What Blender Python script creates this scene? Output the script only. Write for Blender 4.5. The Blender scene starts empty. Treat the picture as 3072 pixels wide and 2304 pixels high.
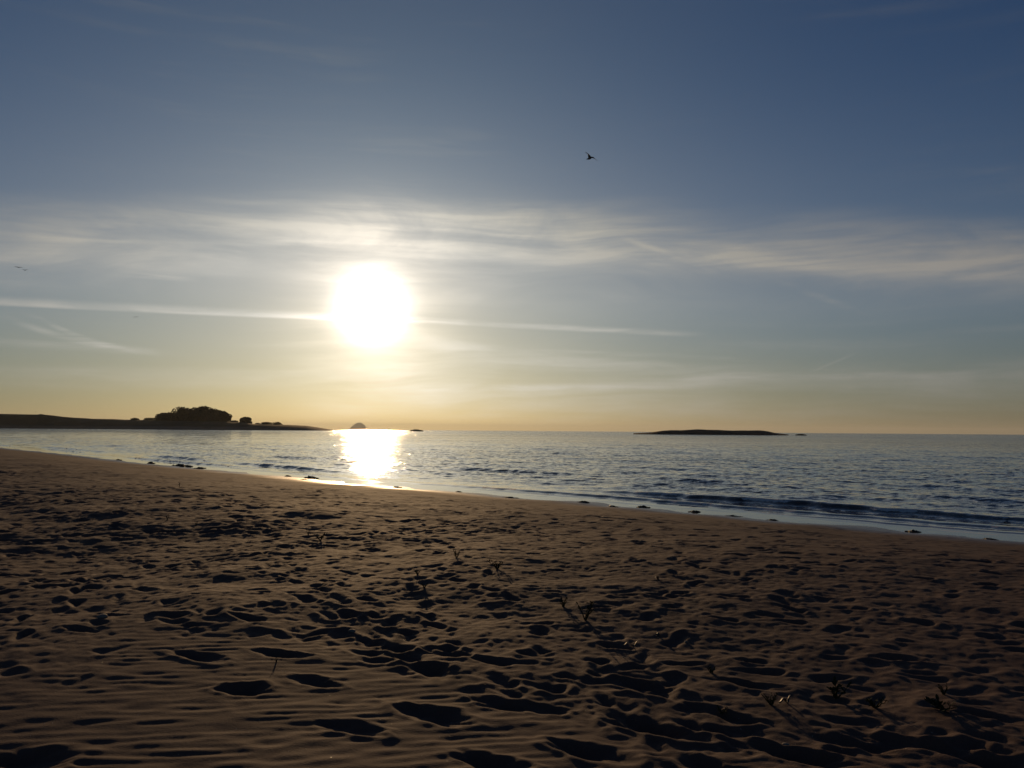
import bpy, bmesh, math, random
import numpy as np
from mathutils import Vector, Matrix, Euler

S = bpy.context.scene
COL = S.collection
PI = math.pi
R = math.radians

# ------------------------------------------------------------------ camera
F_PX, W_PX, H_PX = 2556.0, 3072.0, 2304.0
CAM_Z = 2.4
PITCH, ROLL = math.atan(138.3 / F_PX), 0.0072
cam = bpy.data.cameras.new("camera")
cam.sensor_width = 36.0
cam.lens = 36.0 * F_PX / W_PX
cam.clip_start, cam.clip_end = 0.1, 90000.0
cam_ob = bpy.data.objects.new("camera", cam)
COL.objects.link(cam_ob)
CAM_M = Matrix.Rotation(PI / 2 + PITCH, 3, 'X') @ Matrix.Rotation(ROLL, 3, 'Z')
cam_ob.matrix_world = Matrix.Translation((0, 0, CAM_Z)) @ CAM_M.to_4x4()
S.camera = cam_ob
EARTH = 6.371e6


def ray(x, y):
    """direction of a place in the photograph (3072 x 2304) as a world vector"""
    return (CAM_M @ Vector(((x - W_PX / 2) / F_PX, -(y - H_PX / 2) / F_PX, -1.0))).normalized()


def azel(x, y):
    d = ray(x, y)
    return math.degrees(math.atan2(d.x, d.y)), math.degrees(math.asin(d.z))


def at_dist(x, y, dist):
    """point at a horizontal depth `dist` (m) along +Y"""
    d = ray(x, y)
    t = dist / d.y
    return Vector((d.x * t, dist, CAM_Z + d.z * t))


# --------------------------------------------------------------- sun and sky
SUN_D = ray(1116, 930)
SUN_EL = math.asin(SUN_D.z)
SUN_AZ = math.atan2(SUN_D.x, SUN_D.y)
sun = bpy.data.lights.new("sun", 'SUN')
sun.energy = 2.0
sun.angle = R(0.53)
sun.color = (1.0, 0.64, 0.32)
sun_ob = bpy.data.objects.new("sun", sun)
COL.objects.link(sun_ob)
sun_ob.rotation_euler = (-SUN_D).to_track_quat('-Z', 'Y').to_euler()

world = bpy.data.worlds.new("World")
S.world = world
world.use_nodes = True
WN = world.node_tree
WN.nodes.clear()


class G:
    """small helper that writes node graphs"""

    def __init__(self, nt):
        self.nt = nt

    def new(self, t, **kw):
        n = self.nt.nodes.new(t)
        for k, v in kw.items():
            setattr(n, k, v)
        return n

    def put(self, sock, v):
        if v is None:
            return
        if hasattr(v, 'links') or isinstance(v, bpy.types.NodeSocket):
            self.nt.links.new(v, sock)
        else:
            sock.default_value = v

    def m(self, op, a, b=None, c=None, clamp=False):
        n = self.new('ShaderNodeMath', operation=op, use_clamp=clamp)
        self.put(n.inputs[0], a)
        self.put(n.inputs[1], b)
        self.put(n.inputs[2], c)
        return n.outputs[0]

    def v(self, op, a, b=None, s=None):
        n = self.new('ShaderNodeVectorMath', operation=op)
        self.put(n.inputs[0], a)
        self.put(n.inputs[1], b)
        if s is not None:
            self.put(n.inputs['Scale'], s)
        return n.outputs['Value'] if op in ('DOT_PRODUCT', 'LENGTH', 'DISTANCE') else n.outputs['Vector']

    def ss(self, x, a, b, lo=0.0, hi=1.0):
        n = self.new('ShaderNodeMapRange', interpolation_type='SMOOTHSTEP')
        self.put(n.inputs['Value'], x)
        self.put(n.inputs['From Min'], a)
        self.put(n.inputs['From Max'], b)
        self.put(n.inputs['To Min'], lo)
        self.put(n.inputs['To Max'], hi)
        return n.outputs[0]

    def lin(self, x, a, b, lo=0.0, hi=1.0):
        n = self.new('ShaderNodeMapRange')
        self.put(n.inputs['Value'], x)
        self.put(n.inputs['From Min'], a)
        self.put(n.inputs['From Max'], b)
        self.put(n.inputs['To Min'], lo)
        self.put(n.inputs['To Max'], hi)
        return n.outputs[0]

    def xyz(self, x, y, z):
        n = self.new('ShaderNodeCombineXYZ')
        self.put(n.inputs[0], x)
        self.put(n.inputs[1], y)
        self.put(n.inputs[2], z)
        return n.outputs[0]

    def mix(self, f, a, b, mode='MIX'):
        n = self.new('ShaderNodeMix', data_type='RGBA', blend_type=mode)
        self.put(n.inputs[0], f)
        self.put(n.inputs[6], a)
        self.put(n.inputs[7], b)
        return n.outputs[2]

    def noise(self, vec, scale=1.0, detail=3.0, rough=0.5, dist=0.0):
        n = self.new('ShaderNodeTexNoise')
        self.put(n.inputs['Vector'], vec)
        n.inputs['Scale'].default_value = scale
        n.inputs['Detail'].default_value = detail
        n.inputs['Roughness'].default_value = rough
        n.inputs['Distortion'].default_value = dist
        return n


def build_sky():
    g = G(WN)
    tc = g.new('ShaderNodeTexCoord')
    d = tc.outputs['Generated']
    sep = g.new('ShaderNodeSeparateXYZ')
    g.put(sep.inputs[0], d)
    el = g.m('DEGREES', g.m('ARCSINE', sep.outputs[2]))
    az = g.m('DEGREES', g.m('ARCTAN2', sep.outputs[0], sep.outputs[1]))
    th = g.m('DEGREES', g.m('ARCCOSINE', g.m('MINIMUM', g.v('DOT_PRODUCT', d, tuple(SUN_D)), 1.0)))
    sky = g.new('ShaderNodeTexSky', sky_type='NISHITA', sun_disc=False)
    sky.sun_elevation = SUN_EL
    sky.sun_rotation = SUN_AZ
    sky.air_density, sky.dust_density, sky.ozone_density = 1.0, 0.4, 1.0
    # white balance of the evening air (slightly different near the horizon)
    grade = g.mix(g.ss(el, 0.0, 9.0), (0.30, 0.40, 0.64, 1), (0.46, 0.565, 0.83, 1))
    grade = g.mix(g.ss(el, 9.0, 26.0), grade, (0.225, 0.405, 0.73, 1))
    base = g.mix(1.0, sky.outputs[0], grade, 'MULTIPLY')

    # ---- cirrus: noise stretched along the horizon
    wob = g.noise(g.xyz(g.m('MULTIPLY', az, 0.05), g.m('MULTIPLY', el, 0.12), 0.0), 1.0, 2.0)
    elw = g.m('ADD', el, g.m('MULTIPLY', g.m('SUBTRACT', wob.outputs[0], 0.5), 2.2))
    fib = g.noise(g.xyz(g.m('MULTIPLY', az, 0.055), g.m('MULTIPLY', elw, 0.75), 3.0), 1.0, 6.0, 0.58, 0.25).outputs[0]
    fine = g.noise(g.xyz(g.m('MULTIPLY', az, 0.16), g.m('MULTIPLY', elw, 2.4), 7.0), 1.0, 5.0, 0.6, 0.3).outputs[0]
    big = g.noise(g.xyz(g.m('MULTIPLY', az, 0.035), g.m('MULTIPLY', el, 0.11), 11.0), 1.0, 2.0).outputs[0]
    total = None

    def add(m):
        nonlocal total
        total = m if total is None else g.m('ADD', total, m)

    def streak(p0, p1, up, down, amt, soft=4.0, tex=None, bend=0.0, reach=0.5):
        """a bank of cirrus between two directions of the sky, given thickness up / down (deg)"""
        (a0, e0), (a1, e1) = azel(*p0), azel(*p1)
        mid = g.m('MULTIPLY_ADD', g.m('SUBTRACT', az, a0), (e1 - e0) / (a1 - a0), e0)
        if bend:
            u = g.lin(az, a0, a1)
            mid = g.m('ADD', mid, g.m('MULTIPLY', g.m('MULTIPLY', u, g.m('SUBTRACT', 1.0, u)), 4 * bend))
        wv = g.m('MULTIPLY', g.m('SUBTRACT', wob.outputs[0], 0.5), reach)
        r = g.m('SUBTRACT', g.m('ADD', el, wv), mid)
        m = g.m('MULTIPLY', g.ss(r, -down, 0.0), g.ss(r, 0.0, up, 1.0, 0.0))
        m = g.m('MULTIPLY', m, g.ss(az, a0 - soft, a0 + soft))
        m = g.m('MULTIPLY', m, g.ss(az, a1 - soft, a1 + soft, 1.0, 0.0))
        if tex is not None:
            m = g.m('MULTIPLY', m, tex)
        add(g.m('MULTIPLY', m, amt))

    V = 3072.0 / 2212.0

    def P(x, y):
        return (x * V, y * V)
    fibm = g.ss(fib, 0.30, 0.72, 0.25, 1.0)
    finm = g.ss(fine, 0.32, 0.70, 0.15, 1.0)
    # the broad veil across the whole view
    streak(P(-200, 505), P(1250, 480), 2.6, 4.5, 0.86, 10.0, fibm, 0.9, 1.0)
    streak(P(950, 505), P(2500, 580), 3.4, 2.4, 0.92, 8.0, fibm, 0.5, 1.4)
    streak(P(1250, 545), P(1850, 572), 0.7, 0.9, 0.55, 4.0, finm, 0.0, 0.6)
    streak(P(300, 485), P(1100, 488), 0.30, 0.35, 0.35, 4.0, finm, 0.15, 0.3)
    streak(P(100, 517), P(900, 522), 0.25, 0.3, 0.30, 4.0, finm, 0.1, 0.3)
    streak(P(-200, 520), P(2500, 580), 3.8, 3.4, 0.26, 10.0, g.ss(big, 0.3, 0.7, 0.7, 1.1), 0.6, 0.8)
    # long contrail through the sun
    streak(P(-60, 653), P(800, 692), 0.55, 0.18, 0.75, 4.0, g.ss(fine, 0.2, 0.6, 0.45, 1.0), 0.12, 0.15)
    streak(P(780, 686), P(1480, 722), 0.35, 0.25, 0.50, 2.0, finm, 0.1, 0.15)
    # wisps on the left
    streak(P(30, 690), P(270, 752), 0.3, 0.35, 0.40, 1.6, finm, -0.25, 0.2)
    streak(P(90, 688), P(310, 756), 0.22, 0.3, 0.40, 1.6, finm, -0.35, 0.2)
    streak(P(-40, 735), P(330, 757), 0.35, 0.4, 0.40, 3.0, finm, 0.0, 0.2)
    streak(P(250, 590), P(410, 604), 0.22, 0.25, 0.30, 1.0, g.ss(fine, 0.42, 0.62), 0.0, 0.2)
    # wisps on the right
    streak(P(1360, 520), P(1440, 545), 0.3, 0.3, 0.30, 0.8, None, 0.0, 0.1)
    streak(P(1690, 612), P(1840, 665), 0.35, 0.35, 0.30, 1.5, finm, 0.0, 0.2)
    streak(P(1760, 800), P(1832, 770), 0.14, 0.14, 0.22, 0.7, None, 0.0, 0.05)
    streak(P(1180, 758), P(1620, 778), 0.22, 0.25, 0.35, 3.0, finm, 0.1, 0.1)
    streak(P(1500, 822), P(2050, 806), 0.3, 0.5, 0.35, 4.0, finm, 0.1, 0.15)
    streak(P(930, 735), P(1700, 800), 0.5, 1.1, 0.35, 3.0, fibm, -0.4, 0.3)
    # low bank of thicker air
    streak(P(-100, 800), P(700, 812), 0.6, 1.4, 0.40, 6.0, fibm, 0.1, 0.4)
    streak(P(700, 850), P(2500, 850), 4.4, 3.0, 0.46, 6.0, fibm, 0.0, 0.4)
    streak(P(850, 838), P(1500, 834), 0.3, 0.4, 0.25, 4.0, finm, 0.05, 0.1)
    # loose thin cirrus everywhere else in the sky
    thin = g.m('MULTIPLY', g.ss(fib, 0.48, 0.80), g.ss(big, 0.42, 0.66))
    thin = g.m('MULTIPLY', thin, g.ss(el, 2.0, 9.0))
    add(g.m('MULTIPLY', thin, 0.30))
    soft_n = g.noise(g.xyz(g.m('MULTIPLY', az, 0.09), g.m('MULTIPLY', elw, 0.35), 21.0), 1.0, 5.0, 0.6, 0.8).outputs[0]
    total = g.m('MULTIPLY', total, g.ss(soft_n, 0.30, 0.66, 0.45, 1.12))
    cl = g.m('MINIMUM', total, 1.0)
    bw = g.new('ShaderNodeRGBToBW')
    g.put(bw.inputs[0], base)
    lit = g.v('SCALE', (1.02, 0.98, 0.93), None, g.m('MULTIPLY_ADD', bw.outputs[0], 1.50, 1.30))
    sky2 = g.mix(cl, base, lit)
    # ---- aureole of forward scattered light in the thin cirrus
    def gauss(w):
        q = g.m('DIVIDE', th, w)
        return g.m('EXPONENT', g.m('MULTIPLY', g.m('MULTIPLY', q, q), -1.0))
    glow = g.v('SCALE', (1.0, 0.97, 0.90), None, g.m('MULTIPLY', gauss(1.75), 55.0))
    patch = g.ss(fib, 0.25, 0.75, 0.72, 1.3)
    glow = g.v('ADD', glow, g.v('SCALE', (1.0, 0.83, 0.62), None, g.m('MULTIPLY', g.m('MULTIPLY', gauss(4.6), patch), 11.0)))
    glow = g.v('ADD', glow, g.v('SCALE', (0.9, 0.93, 0.95), None, g.m('MULTIPLY', gauss(11.0), 0.8)))
    glow = g.v('ADD', glow, g.v('SCALE', (1.0, 0.98, 0.62), None, g.m('MULTIPLY', gauss(24.0), 1.35)))
    glow = g.v('SCALE', glow, None, g.m('MULTIPLY_ADD', cl, 0.75, 0.9))
    out = g.v('ADD', sky2, glow)
    bg = g.new('ShaderNodeBackground')
    g.put(bg.inputs[0], out)
    bg.inputs[1].default_value = 0.05
    o = g.new('ShaderNodeOutputWorld')
    WN.links.new(bg.outputs[0], o.inputs[0])


build_sky()
world.cycles.sampling_method = 'MANUAL'
world.cycles.sample_map_resolution = 1024

S.view_settings.view_transform = 'Standard'
S.view_settings.look = 'None'
S.view_settings.exposure = 0.0
S.view_settings.gamma = 1.0
S.view_settings.use_curve_mapping = False
S.cycles.use_denoising = True
S.cycles.max_bounces = 5
S.cycles.sample_clamp_indirect = 4.0

RNG = np.random.default_rng(7)
random.seed(7)


# ------------------------------------------------------------------ helpers
def material(name):
    m = bpy.data.materials.new(name)
    m.use_nodes = True
    m.node_tree.nodes.clear()
    g = G(m.node_tree)
    b = g.new('ShaderNodeBsdfPrincipled')
    o = g.new('ShaderNodeOutputMaterial')
    m.node_tree.links.new(b.outputs[0], o.inputs[0])
    return m, g, b


def link(name, mesh, mat=None, parent=None, label=None, cat=None, group=None, kind=None, loc=None):
    o = bpy.data.objects.new(name, mesh)
    COL.objects.link(o)
    if mat is not None and not mesh.materials:
        mesh.materials.append(mat)
    if loc is not None:
        o.location = loc
    if parent is not None:
        o.parent = parent
    tag(o, label, cat, group, kind)
    return o


def tag(o, label=None, cat=None, group=None, kind=None):
    for k, v in (('label', label), ('category', cat), ('group', group), ('kind', kind)):
        if v:
            o[k] = v
    return o


def empty(name, loc, label, cat, group=None):
    o = bpy.data.objects.new(name, None)
    o.empty_display_size = 0.1
    COL.objects.link(o)
    o.location = loc
    return tag(o, label, cat, group)


def np_mesh(name, verts, quads, smooth=True):
    me = bpy.data.meshes.new(name)
    nv, nf = len(verts), len(quads)
    me.vertices.add(nv)
    me.vertices.foreach_set('co', np.ascontiguousarray(verts, dtype=np.float32).ravel())
    k = quads.shape[1]
    me.loops.add(nf * k)
    me.loops.foreach_set('vertex_index', np.ascontiguousarray(quads, dtype=np.int32).ravel())
    me.polygons.add(nf)
    me.polygons.foreach_set('loop_start', np.arange(0, nf * k, k, dtype=np.int32))
    if smooth:
        me.polygons.foreach_set('use_smooth', np.ones(nf, dtype=bool))
    me.update(calc_edges=True)
    return me


def attr(me, name, vals):
    a = me.attributes.new(name, 'FLOAT', 'POINT')
    a.data.foreach_set('value', np.ascontiguousarray(vals, dtype=np.float32))


def sstep(x, a, b):
    t = np.clip((x - a) / (b - a), 0, 1)
    return t * t * (3 - 2 * t)


def compact(verts, quads, extra):
    used = np.zeros(len(verts), bool)
    used[quads.ravel()] = True
    idx = np.cumsum(used) - 1
    return verts[used], idx[quads], [e[used] for e in extra]


def grid_quads(na, nr):
    i = np.arange(na - 1)[:, None]
    j = np.arange(nr - 1)[None, :]
    a = (i * nr + j).ravel()
    # az grows clockwise seen from above, so this order makes the normals point up
    return np.stack([a, a + nr, a + nr + 1, a + 1], 1)


# ------------------------------------------------------------------ shoreline
SHORE_PX = [(3072, 1622), (2900, 1611), (2750, 1599), (2540, 1579), (2300, 1558), (2085, 1538), (1924, 1525), (1750, 1507),
            (1500, 1487), (1240, 1465), (1100, 1457), (930, 1436), (800, 1425), (620, 1408), (450, 1393), (240, 1367), (0, 1344)]


def ground_hit(x, y, z=0.0):
    d = ray(x, y)
    t = (z - CAM_Z) / d.z
    return (d.x * t, d.y * t)


pts = [(1500, -520), (420, -150), (150, -48), (60, -9), (30, 7.5)]
pts += [ground_hit(*p) for p in SHORE_PX]
pts += [(-118, 168), (-200, 270), (-420, 520), (-760, 900), (-900, 1150), (-1500, 1500)]
SH = np.array(pts, float)
for _ in range(3):                                   # corner cutting
    a, b = SH[:-1], SH[1:]
    q = np.empty((2 * len(a), 2))
    q[0::2] = 0.75 * a + 0.25 * b
    q[1::2] = 0.25 * a + 0.75 * b
    SH = np.vstack([SH[:1], q, SH[-1:]])
keep = [0]
for i in range(1, len(SH)):
    if np.hypot(*(SH[i] - SH[keep[-1]])) > 1.6:
        keep.append(i)
SH = SH[keep]
SEG = SH[1:] - SH[:-1]
SLEN = np.hypot(SEG[:, 0], SEG[:, 1])
SCUM = np.concatenate([[0], np.cumsum(SLEN)])


def shore(x, y):
    """signed distance (sea positive) and run along the shore"""
    best = np.full(x.shape, 1e18)
    dd = np.zeros(x.shape)
    ss = np.zeros(x.shape)
    for k in range(len(SEG)):
        px, py = x - SH[k, 0], y - SH[k, 1]
        t = np.clip((px * SEG[k, 0] + py * SEG[k, 1]) / SLEN[k] ** 2, 0, 1)
        qx, qy = px - t * SEG[k, 0], py - t * SEG[k, 1]
        q = qx * qx + qy * qy
        m = q < best
        cr = SEG[k, 0] * py - SEG[k, 1] * px          # shore runs right to left: sea lies to its right
        best[m] = q[m]
        dd[m] = np.where(cr[m] < 0, 1.0, -1.0) * np.sqrt(q[m])
        ss[m] = SCUM[k] + t[m] * SLEN[k]
    return dd, ss


def wave1(s, seed, scale, n=6):
    r = np.random.default_rng(seed)
    o = np.zeros_like(s)
    for k in range(n):
        o += np.sin(s * 2 * PI / (scale * (0.45 + 1.6 * r.random())) + r.random() * 2 * PI) / math.sqrt(n / 2)
    return o


# ------------------------------------------------------------------ sand
TILE, CELL = 30.0, 0.015
N = int(TILE / CELL)


def fft_noise(n, size, lo, hi, power, seed, stretch=(1.0, 1.0), ang=0.0):
    """periodic noise with wavelengths between lo and hi metres, unit variance"""
    r = np.random.default_rng(seed)
    f = np.fft.fft2(r.standard_normal((n, n)).astype(np.float32))
    k = np.fft.fftfreq(n, size / n)
    kx, ky = np.meshgrid(k, k, indexing='ij')
    c, s = math.cos(ang), math.sin(ang)
    k1, k2 = (kx * c + ky * s) * stretch[0], (-kx * s + ky * c) * stretch[1]
    kk = np.sqrt(k1 * k1 + k2 * k2)
    amp = np.zeros_like(kk)
    m = (kk > 1 / hi) & (kk < 1 / lo)
    amp[m] = kk[m] ** (-power)
    o = np.fft.ifft2(f * amp).real
    return (o / o.std()).astype(np.float32)


def stamp(h, cx, cy, ang, ln, wd, dep, seed, rim=0.35, wipe=0.75):
    """one foot-hole: a pit with a pushed-up uneven rim"""
    r = random.Random(seed)
    rad = int((ln * 1.5) / CELL) + 2
    ix, iy = int(round(cx / CELL)), int(round(cy / CELL))
    off = np.arange(-rad, rad + 1)
    xs, ys = np.meshgrid(off * CELL, off * CELL, indexing='ij')
    c, s = math.cos(ang), math.sin(ang)
    u, v = (xs * c + ys * s), (-xs * s + ys * c)
    th = np.arctan2(v / wd, u / ln)
    wobble = 1 + 0.10 * np.sin(2 * th + r.random() * 6) + 0.09 * np.sin(3 * th + r.random() * 6) + 0.06 * np.sin(5 * th + r.random() * 6)
    q = np.sqrt((u / (ln * 0.5)) ** 2 + (v / (wd * 0.5)) ** 2) / wobble
    q2 = np.sqrt(((u - ln * .33) / (ln * 0.26)) ** 2 + (v / (wd * 0.62)) ** 2) / wobble
    q = np.minimum(q, q2)
    pit = (1 - sstep(q, 0.2, 1.05)) * (0.8 + 0.35 * np.tanh(3 * u / ln))
    ring = np.exp(-((q - 1.22) / 0.30) ** 2) * (0.6 + 0.5 * np.sin(th + r.random() * 6) + 0.25 * np.sin(3 * th + r.random() * 6))
    gx, gy = (ix + off) % N, (iy + off) % N
    sub = h[np.ix_(gx, gy)]
    w = wipe * (1 - sstep(q, 0.9, 1.35))
    lvl = sub.mean()
    sub = sub * (1 - w) + lvl * w - dep * pit + rim * dep * ring
    h[np.ix_(gx, gy)] = sub


def make_trample():
    h = 0.017 * fft_noise(N, TILE, 0.4, 4.0, 1.7, 11)
    h += 0.0045 * fft_noise(N, TILE, 0.06, 0.5, 1.1, 12)
    r = random.Random(5)
    # walkers' tracks, then loose scuffs
    for k in range(150):
        x, y = r.random() * TILE, r.random() * TILE
        a = r.gauss(2.6, 0.5) if r.random() < 0.7 else r.random() * 2 * PI
        if r.random() < 0.5:
            a += PI
        n = r.randint(8, 34)
        ln, wd, dep = r.uniform(0.24, 0.36), r.uniform(0.11, 0.18), r.uniform(0.022, 0.06)
        for i in range(n):
            a += r.gauss(0, 0.05)
            x += math.cos(a) * r.uniform(0.55, 0.75)
            y += math.sin(a) * r.uniform(0.55, 0.75)
            sd = 0.13 * (1 if i % 2 else -1)
            stamp(h, x - math.sin(a) * sd, y + math.cos(a) * sd, a + r.gauss(0, 0.2), ln * r.uniform(0.85, 1.25),
                  wd * r.uniform(0.85, 1.25), dep * r.uniform(0.6, 1.3), r.random(), 0.4, 0.6)
    for k in range(1500):
        stamp(h, r.random() * TILE, r.random() * TILE, r.random() * PI, r.uniform(0.12, 0.45), r.uniform(0.08, 0.24),
              r.uniform(0.006, 0.034), r.random(), 0.45, 0.5)
    for k in range(2600):
        stamp(h, r.random() * TILE, r.random() * TILE, r.random() * PI, r.uniform(0.09, 0.26), r.uniform(0.06, 0.15),
              r.uniform(0.006, 0.024), r.random(), 0.5, 0.35)
    # dry sand slides until it lies at its angle of repose
    lim = math.tan(R(33)) * CELL
    for it in range(14):
        for ax in (0, 1):
            for d in (1, -1):
                df = h - np.roll(h, d, ax)
                mv = np.clip(df - lim, 0, None) * 0.25
                h = h - mv + np.roll(mv, -d, ax)
    h += 0.0016 * fft_noise(N, TILE, 0.04, 0.16, 0.7, 13)
    k = np.fft.fftfreq(N, CELL)
    kk = k[:, None] ** 2 + k[None, :] ** 2               # wind has rounded every edge
    h = 0.68 * np.fft.ifft2(np.fft.fft2(h) * np.exp(-2 * (PI * 0.013) ** 2 * kk)).real
    return h.astype(np.float32)


TR = make_trample()
# wind ripples: narrow-band relief drawn out across the wind, so that crests fork and fade
RIP = 0.0026 * fft_noise(N, TILE, 0.085, 0.145, 0.0, 31, (4.5, 1.0), 0.13) + 0.0021 * fft_noise(N, TILE, 0.28, 1.0, 0.8, 32, (3.2, 1.0), 0.05)
MIPS = [TR]
for k in range(5):
    t = MIPS[-1]
    MIPS.append((t[0::2, 0::2] + t[1::2, 0::2] + t[0::2, 1::2] + t[1::2, 1::2]) / 4 if t.shape[0] % 2 == 0 else t)


def tile_sample(t, x, y):
    n = t.shape[0]
    c = TILE / n
    fx, fy = x / c - 0.5, y / c - 0.5
    ix, iy = np.floor(fx).astype(int), np.floor(fy).astype(int)
    tx, ty = fx - ix, fy - iy
    x0, x1, y0, y1 = ix % n, (ix + 1) % n, iy % n, (iy + 1) % n
    return (t[x0, y0] * (1 - tx) + t[x1, y0] * tx) * (1 - ty) + (t[x0, y1] * (1 - tx) + t[x1, y1] * tx) * ty


# single holes that stand out in the foreground: x, y in the photograph, length, width, depth, turn
HOLES = [  # deepest prints
         (600, 1975, .62, .26, .085, 2.75), (845, 1968, .55, .24, .075, 2.8), (735, 2062, .40, .30, .10, 2.9), (940, 2040, .48, .22, .07, 2.7),
         (1300, 2135, .66, .30, .12, 2.5), (1050, 2170, .50, .26, .085, 2.6), (585, 1895, .30, .16, .05, 3.0), (250, 1905, .45, .18, .06, 2.8),
         (1290, 2005, .55, .30, .09, 2.7), (1900, 2035, .5, .26, .09, 2.7), (1500, 2100, .45, .25, .08, 2.6), (1620, 2110, .4, .22, .07, 2.7),
         (90, 2250, .60, .36, .11, 2.9), (1480, 2280, .60, .30, .10, 2.5), (1950, 2160, .75, .34, .12, 2.5), (2380, 2240, .8, .30, .12, 2.55),
         (2560, 2200, .6, .26, .09, 2.6), (2780, 2220, .9, .28, .11, 2.5), (2120, 2110, .45, .22, .08, 2.7), (2700, 1956, .55, .20, .07, 2.9),
         (1760, 2240, .55, .28, .09, 2.5), (2150, 2290, .6, .32, .10, 2.5), (330, 1862, .4, .16, .05, 2.9), (1340, 1960, .42, .22, .07, 2.7),
         (1130, 1980, .36, .2, .06, 2.7), (2250, 2030, .6, .24, .08, 2.7), (2960, 2130, .5, .24, .08, 2.6), (3000, 2270, .6, .3, .1, 2.6)]


def beach_base(d, s):
    """large shape of the beach: rises from the water, then levels off"""
    a = -d
    z = np.where(a > 0, 0.72 * np.tanh(np.clip(a, 0, None) / 9.5), 0.072 * a)
    z = z - 0.13 * sstep(a, 11.5, 18.5)                 # behind the low berm the beach dips a little
    z = np.where(a > 45, z + (a - 45) * 0.012, z)
    return z


def beach_height(x, y, d, s, r):
    z = beach_base(d, s)
    a = -d
    rough = sstep(a, 1.0, 9.0)
    z = z + 0.014 * np.exp(-(d / 5.0) ** 2) * (wave1(s, 61, 4.5) + 0.6 * wave1(s, 62, 1.7))      # beach cusps
    # low swells of the upper beach
    z = z + rough * (0.05 * np.sin(x * 0.55 + 0.9 * np.sin(y * 0.31)) * np.sin(y * 0.42 + 0.6 + 0.15 * x)
                     + 0.045 * np.sin(0.23 * x - 0.61 * y + 1.3))
    # wind ripple field on the left of the foreground
    rx, ry = (x + 2.4) / 2.5, (y - 5.0) / 2.3
    soft = sstep(np.sqrt(rx * rx + ry * ry) + 0.25 * np.sin(1.7 * x + 2.1 * y), 0.75, 1.35)
    lvl = np.clip(np.log2(np.maximum(r * 0.0014, 1e-3) / CELL), 0, 4)
    tr = np.zeros_like(x)
    u, v = x + 40.0 * TILE + 3.0, y + 40.0 * TILE
    for k in range(5):
        w = np.clip(1 - np.abs(lvl - k), 0, 1)
        m = w > 0
        if m.any():
            tr[m] += w[m] * tile_sample(MIPS[k], u[m], v[m])
    near_sea = 0.30 + 0.80 * sstep(a, 1.5, 10.0)
    amp = near_sea * (0.16 + 0.84 * soft) * (1.0 + 0.55 * sstep(r, 7, 15) * sstep(a, 8, 15)) * np.where(a < 0, 0.0, 1.0)
    z = z + tr * amp
    rip_a = np.clip(1.25 - r / 14.0, 0, 1) * (0.35 + 0.65 * (1 - soft))
    m = rip_a > 0
    z[m] += rip_a[m] * tile_sample(RIP, u[m], v[m])
    return z


GZ0 = float(beach_base(np.array([shore(np.array([0.0]), np.array([0.0]))[0][0]]), None)[0])
PIT_XY = []


def surf_hit(x, y):
    """where a ray through the photograph meets the large beach shape"""
    d = ray(x, y)
    t = 0.5
    for k in range(60):
        px, py = d.x * t, d.y * t
        dd, s_ = shore(np.array([px]), np.array([py]))
        z = max(float(beach_base(dd, s_)[0]), 0.0)
        t += (CAM_Z + d.z * t - z) / max(-d.z, 0.02) * 0.7
    return d.x * t, d.y * t


def dig(x, y, z):
    for i, (px, py, ln, wd, dep, a) in enumerate(HOLES):
        ln, wd, dep = ln * .95, wd * .8, dep * .56
        cx, cy = PIT_XY[i]
        m = (np.abs(x - cx) < 1.2) & (np.abs(y - cy) < 1.2)
        if not m.any():
            continue
        r_ = random.Random(i + 50)
        xs, ys = x[m] - cx, y[m] - cy
        c, s_ = math.cos(a), math.sin(a)
        u, v = xs * c + ys * s_, -xs * s_ + ys * c
        th = np.arctan2(v / wd, u / ln)
        wb = 1 + .1 * np.sin(2 * th + r_.random() * 6) + .1 * np.sin(3 * th + r_.random() * 6) + .05 * np.sin(5 * th + r_.random() * 6)
        wb = wb + .07 * np.sin(8 * th + r_.random() * 6 + 9 * u) + .06 * np.sin(14 * u + r_.random() * 6) * np.sin(17 * v + 2)
        q = np.sqrt((u / (ln * .5)) ** 2 + (v / (wd * .5)) ** 2) / wb
        z[m] += -dep * (.85 + .3 * np.sin(9 * u + i)) * (1 - sstep(q, .05, 1.15)) + .20 * dep * np.exp(-((q - 1.2) / .26) ** 2) * (.7 + .5 * np.sin(th + r_.random() * 6))
    return z


def axis(dense_lo, dense_hi, n, lo, hi, nside):
    """angles: fine inside the view, coarse outside"""
    def side(a, b, k):
        t = np.linspace(0, 1, k + 1)[1:] ** 1.7
        return a + (b - a) * t
    mid = np.linspace(dense_lo, dense_hi, n)
    return np.concatenate([side(dense_lo, lo, nside)[::-1], mid, side(dense_hi, hi, nside)])


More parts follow.
